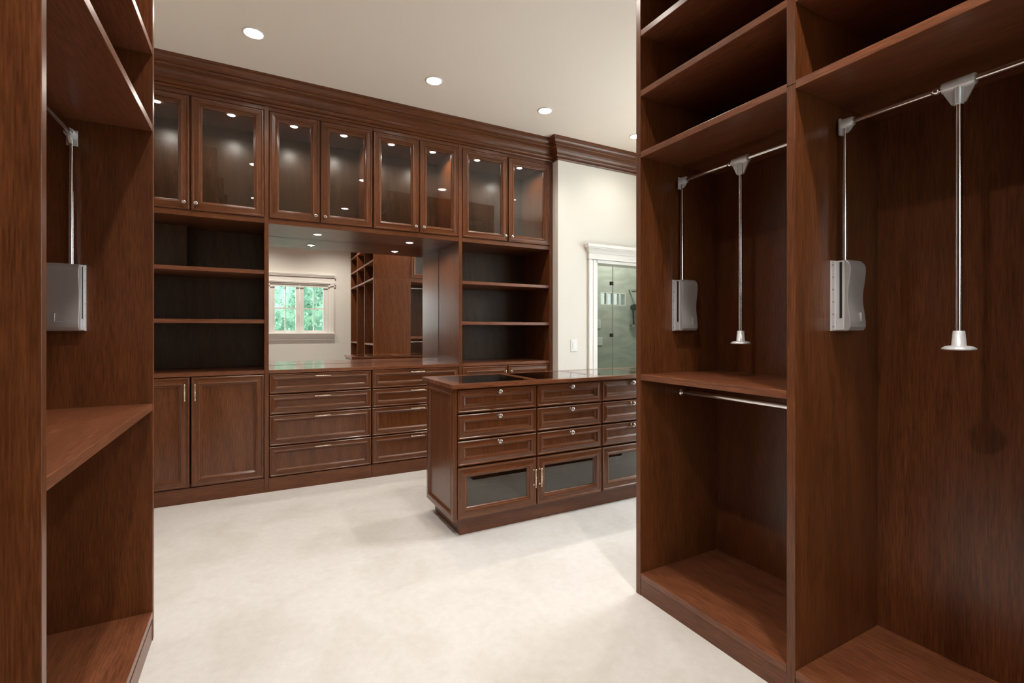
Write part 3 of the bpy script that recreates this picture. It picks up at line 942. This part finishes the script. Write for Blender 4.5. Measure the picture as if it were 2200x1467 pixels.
def wardrobe(side, panels, bays, lb, back_d, wall_d):
    """panels: list of (y0,y1); bays: per bay dict of shelf heights"""
    xf = XR if side > 0 else XL
    x = lambda d: xf + side * d
    y_all = [p for pr in panels for p in pr]
    t = thing('open_wardrobe', lb, 'wardrobe', (x(.27), (min(y_all) + max(y_all)) / 2, 0), 'open wardrobes')
    joint = 2.000
    top = CEIL - .003
    for y0, y1 in panels:
        b = MB(); b.box(x(0), x(wall_d), y0, y1, 0, joint - .0008, 'wood_z'); obj('side_panel', b, t, bevel=.0012)
        b = MB(); b.box(x(0), x(wall_d), y0, y1, joint + .0008, top, 'wood_z'); obj('side_panel', b, t, bevel=.0012)
    for (pa, pb), zs in zip(zip(panels[1:], panels), bays):
        y0, y1 = pa[1] + .0004, pb[0] - .0004
        board('back_panel', t, x(back_d), x(back_d + .012), y0, y1, 0, top, 'z', bevel=0)
        board('plinth', t, x(.002), x(.020), y0, y1, 0, .0735, 'y')
        for z in zs:
            board('shelf', t, x(.0006), x(back_d - .0004), y0, y1, z - .027, z, 'y', fam='edge', bevel=.0014)
    return t


wardrobe(1, [(1.632, 1.660), (.927, .955), (.240, .268), (YW + .002, YW + .030)],
         [(.101, 1.003, 2.012, 2.290, 2.563, 2.84), (.101, 2.010, 2.289, 2.563, 2.84), (.101, 1.003, 2.012, 2.290, 2.563, 2.84)],
         'tall dark wood open wardrobe on the right, with shelves and metal lifts', .511, .5495)
wardrobe(-1, [(2.285, 2.313), (1.203, 1.227), (.380, .408), (YW + .002, YW + .030)],
         [(.113, .919, 1.998, 2.296, 2.575, 2.84), (.113, 1.998, 2.296, 2.575, 2.84), (.113, .919, 1.998, 2.296, 2.575, 2.84)],
         'tall dark wood open wardrobe on the left edge, with angled shelf fronts', .511, .5495)

lift(1, 1.632, .955, 'chrome wardrobe lift with pull rod in the farther right wardrobe bay above the middle shelf')
lift(1, .927, .268, 'chrome wardrobe lift with hanging pull rod in the nearest right wardrobe bay without middle shelf')
lift(-1, 2.285, 1.227, 'chrome wardrobe lift with grey cover box in the left wardrobe, partly hidden')


def hanging_rod(xc, y0, y1, z, lb, axis='y', r=.0125):
    t = thing('clothes_rod', lb, 'rod', (xc, y0, z))
    a_ = (xc, y0, z); c_ = (xc, y1, z)
    if axis == 'x': a_ = (y0, xc, z); c_ = (y1, xc, z); t.location = a_
    b = MB(); b.cyl(a_, c_, r, 'chrome', 24); obj('rod', b, t)
    for p, q in ((a_, c_), (c_, a_)):
        d = (Vector(q) - Vector(p)).normalized()
        b = MB(); b.lathe(Vector(p), d, [(.0003, .021), (.003, .021), (.004, .0155), (.012, .0150)], 'chrome', 20); obj('flange', b, t)


hanging_rod(1.800, 1.6315, .9555, .908, 'chrome clothes rod below the middle shelf of the right wardrobe')
hanging_rod(1.800, .2395, YW + .0305, .908, 'chrome clothes rod in the last right wardrobe bay beside the window')


# ================================================================== ISLAND
def island():
    t = thing('island', 'dark wood closet island with glass top, knob drawers and glass doors', 'island', (2.07, 2.83, 0))
    x0, x1 = 1.003, 3.150
    yf, yb = 2.598, 3.065
    ZT = .866
    cols = [(1.022, 1.558), (1.560, 2.078), (2.080, 2.606), (2.608, 3.131)]
    board('plinth', t, 1.050, 3.10, 2.613, 3.050, 0, .0915, 'x')
    # end panels (moulded outside), dividers, back, bottom
    board('end_panel', t, x0 + .008, x0 + .0186, yf - .017, yb, .092, ZT, 'z')
    e = front('end_panel', t, (x0 + .008, yb, .092), (0, -1, 0), (-1, 0, 0), yb - yf + .017, ZT - .092, P_BEAD, 'y')
    board('end_panel', t, x1 - .0186, x1, yf - .017, yb, .092, ZT, 'z')
    for c, d in zip(cols, cols[1:]):
        board('divider_panel', t, c[1] - .008, c[1] + .010, yf + .001, yb - .014, .112, .7595, 'z', bevel=0)
    board('bottom_panel', t, x0 + .019, x1 - .019, yf, yb - .014, .092, .111, 'x')
    board('back_panel', t, x0 + .019, x1 - .019, yb - .0135, yb, .092, ZT, 'z', bevel=0)
    board('display_tray', t, x0 + .019, x1 - .019, yf + .001, yb - .014, .760, .772, 'x', bevel=0)
    for i, (a_, c_) in enumerate(cols):
        a_ += .002; c_ -= .002
        for z0, z1 in ((.7185, .8575), (.5645, .7115), (.4105, .5575)):
            d = front('drawer', t, (a_, yf, z0), (1, 0, 0), (0, -1, 0), c_ - a_, z1 - z0, P_DRAW, 'x', grain_center='z')
            place('knob', KNOB, d, ((a_ + c_) / 2, yf - .018, z1 - .0215), label='round nickel knob')
        d = front('door', t, (a_, yf, .103), (1, 0, 0), (0, -1, 0), c_ - a_, .300, [(i_ * .95, d_) for i_, d_ in P_DOOR], 'x', hole=True)
        b = MB(); b.box(a_ + .058, c_ - .058, yf - .004, yf, .103 + .058, .403 - .058, 'smoke'); obj('glass_pane', b, d)
        hx = (c_ - .018) if i % 2 == 0 else (a_ + .018)
        place('handle', HANDLE, d, (hx, yf - .018, .278), VERT)
        # back side: plain moulded panel
        front('back_front', t, (c_, yb, .103), (-1, 0, 0), (0, 1, 0), c_ - a_, .755, P_DOOR, 'x')
    # top frame with four glazed display openings
    X0, X1, Y0, Y1, z0, z1 = .985, 3.170, 2.553, 3.135, ZT + .0005, .889
    panes = [(1.065, 1.540), (1.598, 2.062), (2.120, 2.590), (2.648, 3.095)]
    gy0, gy1 = 2.625, 3.068
    b = MB()
    b.box(X0, X1, Y0, gy0, z0, z1, 'top_x'); b.box(X0, X1, gy1, Y1, z0, z1, 'top_x')
    xs = [X0] + [v for p in panes for v in p] + [X1]
    for k in range(0, len(xs), 2): b.box(xs[k], xs[k + 1], gy0, gy1, z0, z1, 'top_x')
    top = obj('worktop_frame', b, t)
    for a_, c_ in panes:
        b = MB(); b.box(a_ + .0005, c_ - .0005, gy0 + .0005, gy1 - .0005, z1 - .0065, z1 - .0005, 'topglass'); obj('glass_pane', b, top)


island()


# ================================================================== WARDROBE ROUND THE CORNER (seen in the mirror)
def hall_wardrobe():
    t = thing('hall_wardrobe', 'tall wood wardrobe with glass upper door and rods, reflected at right edge of the mirror', 'wardrobe', (2.6, 1.35, 0))
    yf, yb = 1.640, 1.030
    x0, x1 = 2.0895, 3.10
    for a_ in (x0, x1 - .028):
        board('side_panel', t, a_, a_ + .028, yb, yf, 0, CEIL - .003, 'z')
    board('back_panel', t, x0 + .028, x1 - .028, yb, yb + .012, 0, CEIL - .003, 'z', bevel=0)
    for z in (.101, 1.106, 2.000, 2.90):
        board('shelf', t, x0 + .0285, x1 - .0285, yb + .0125, yf - .001, z - .028, z + (.03 if z == 2.0 else 0), 'x', fam='edge')
    board('plinth', t, x0 + .0285, x1 - .0285, yf - .02, yf - .002, 0, .0725, 'x')
    board('fascia', t, x0 + .0285, x1 - .0285, yf - .02, yf - .002, 2.901, CEIL - .003, 'x')
    xm = (x0 + x1) / 2
    for a_, c_ in ((x0 + .030, xm - .002), (xm + .002, x1 - .030)):
        d = front('door', t, (c_, yf, 2.033), (-1, 0, 0), (0, 1, 0), c_ - a_, .835, P_DOOR, 'x', hole=True)
        b = MB(); b.box(a_ + .060, c_ - .060, yf - .001, yf + .003, 2.093, 2.808, 'glass'); obj('glass_pane', b, d)
    return x0, x1


hx0, hx1 = hall_wardrobe()
hanging_rod(1.36, hx0 + .0285, hx1 - .0285, 1.898, 'upper chrome clothes rod in the reflected wardrobe round the corner', 'x')
hanging_rod(1.36, hx0 + .0285, hx1 - .0285, 1.022, 'lower chrome clothes rod in the reflected wardrobe round the corner', 'x')

# ================================================================== SMALL THINGS
sw = thing('light_switch', 'white rocker light switch on the cream wall left of the doorway', 'switch', (2.781, 3.89, .993))
b = MB(); b.box(2.742, 2.820, 3.884, 3.8898, .993, 1.115, 'plastic'); obj('plate', b, sw, bevel=.002)
b = MB(); b.box(2.764, 2.798, 3.880, 3.884, 1.020, 1.088, 'plastic'); obj('rocker', b, sw, bevel=.0015)
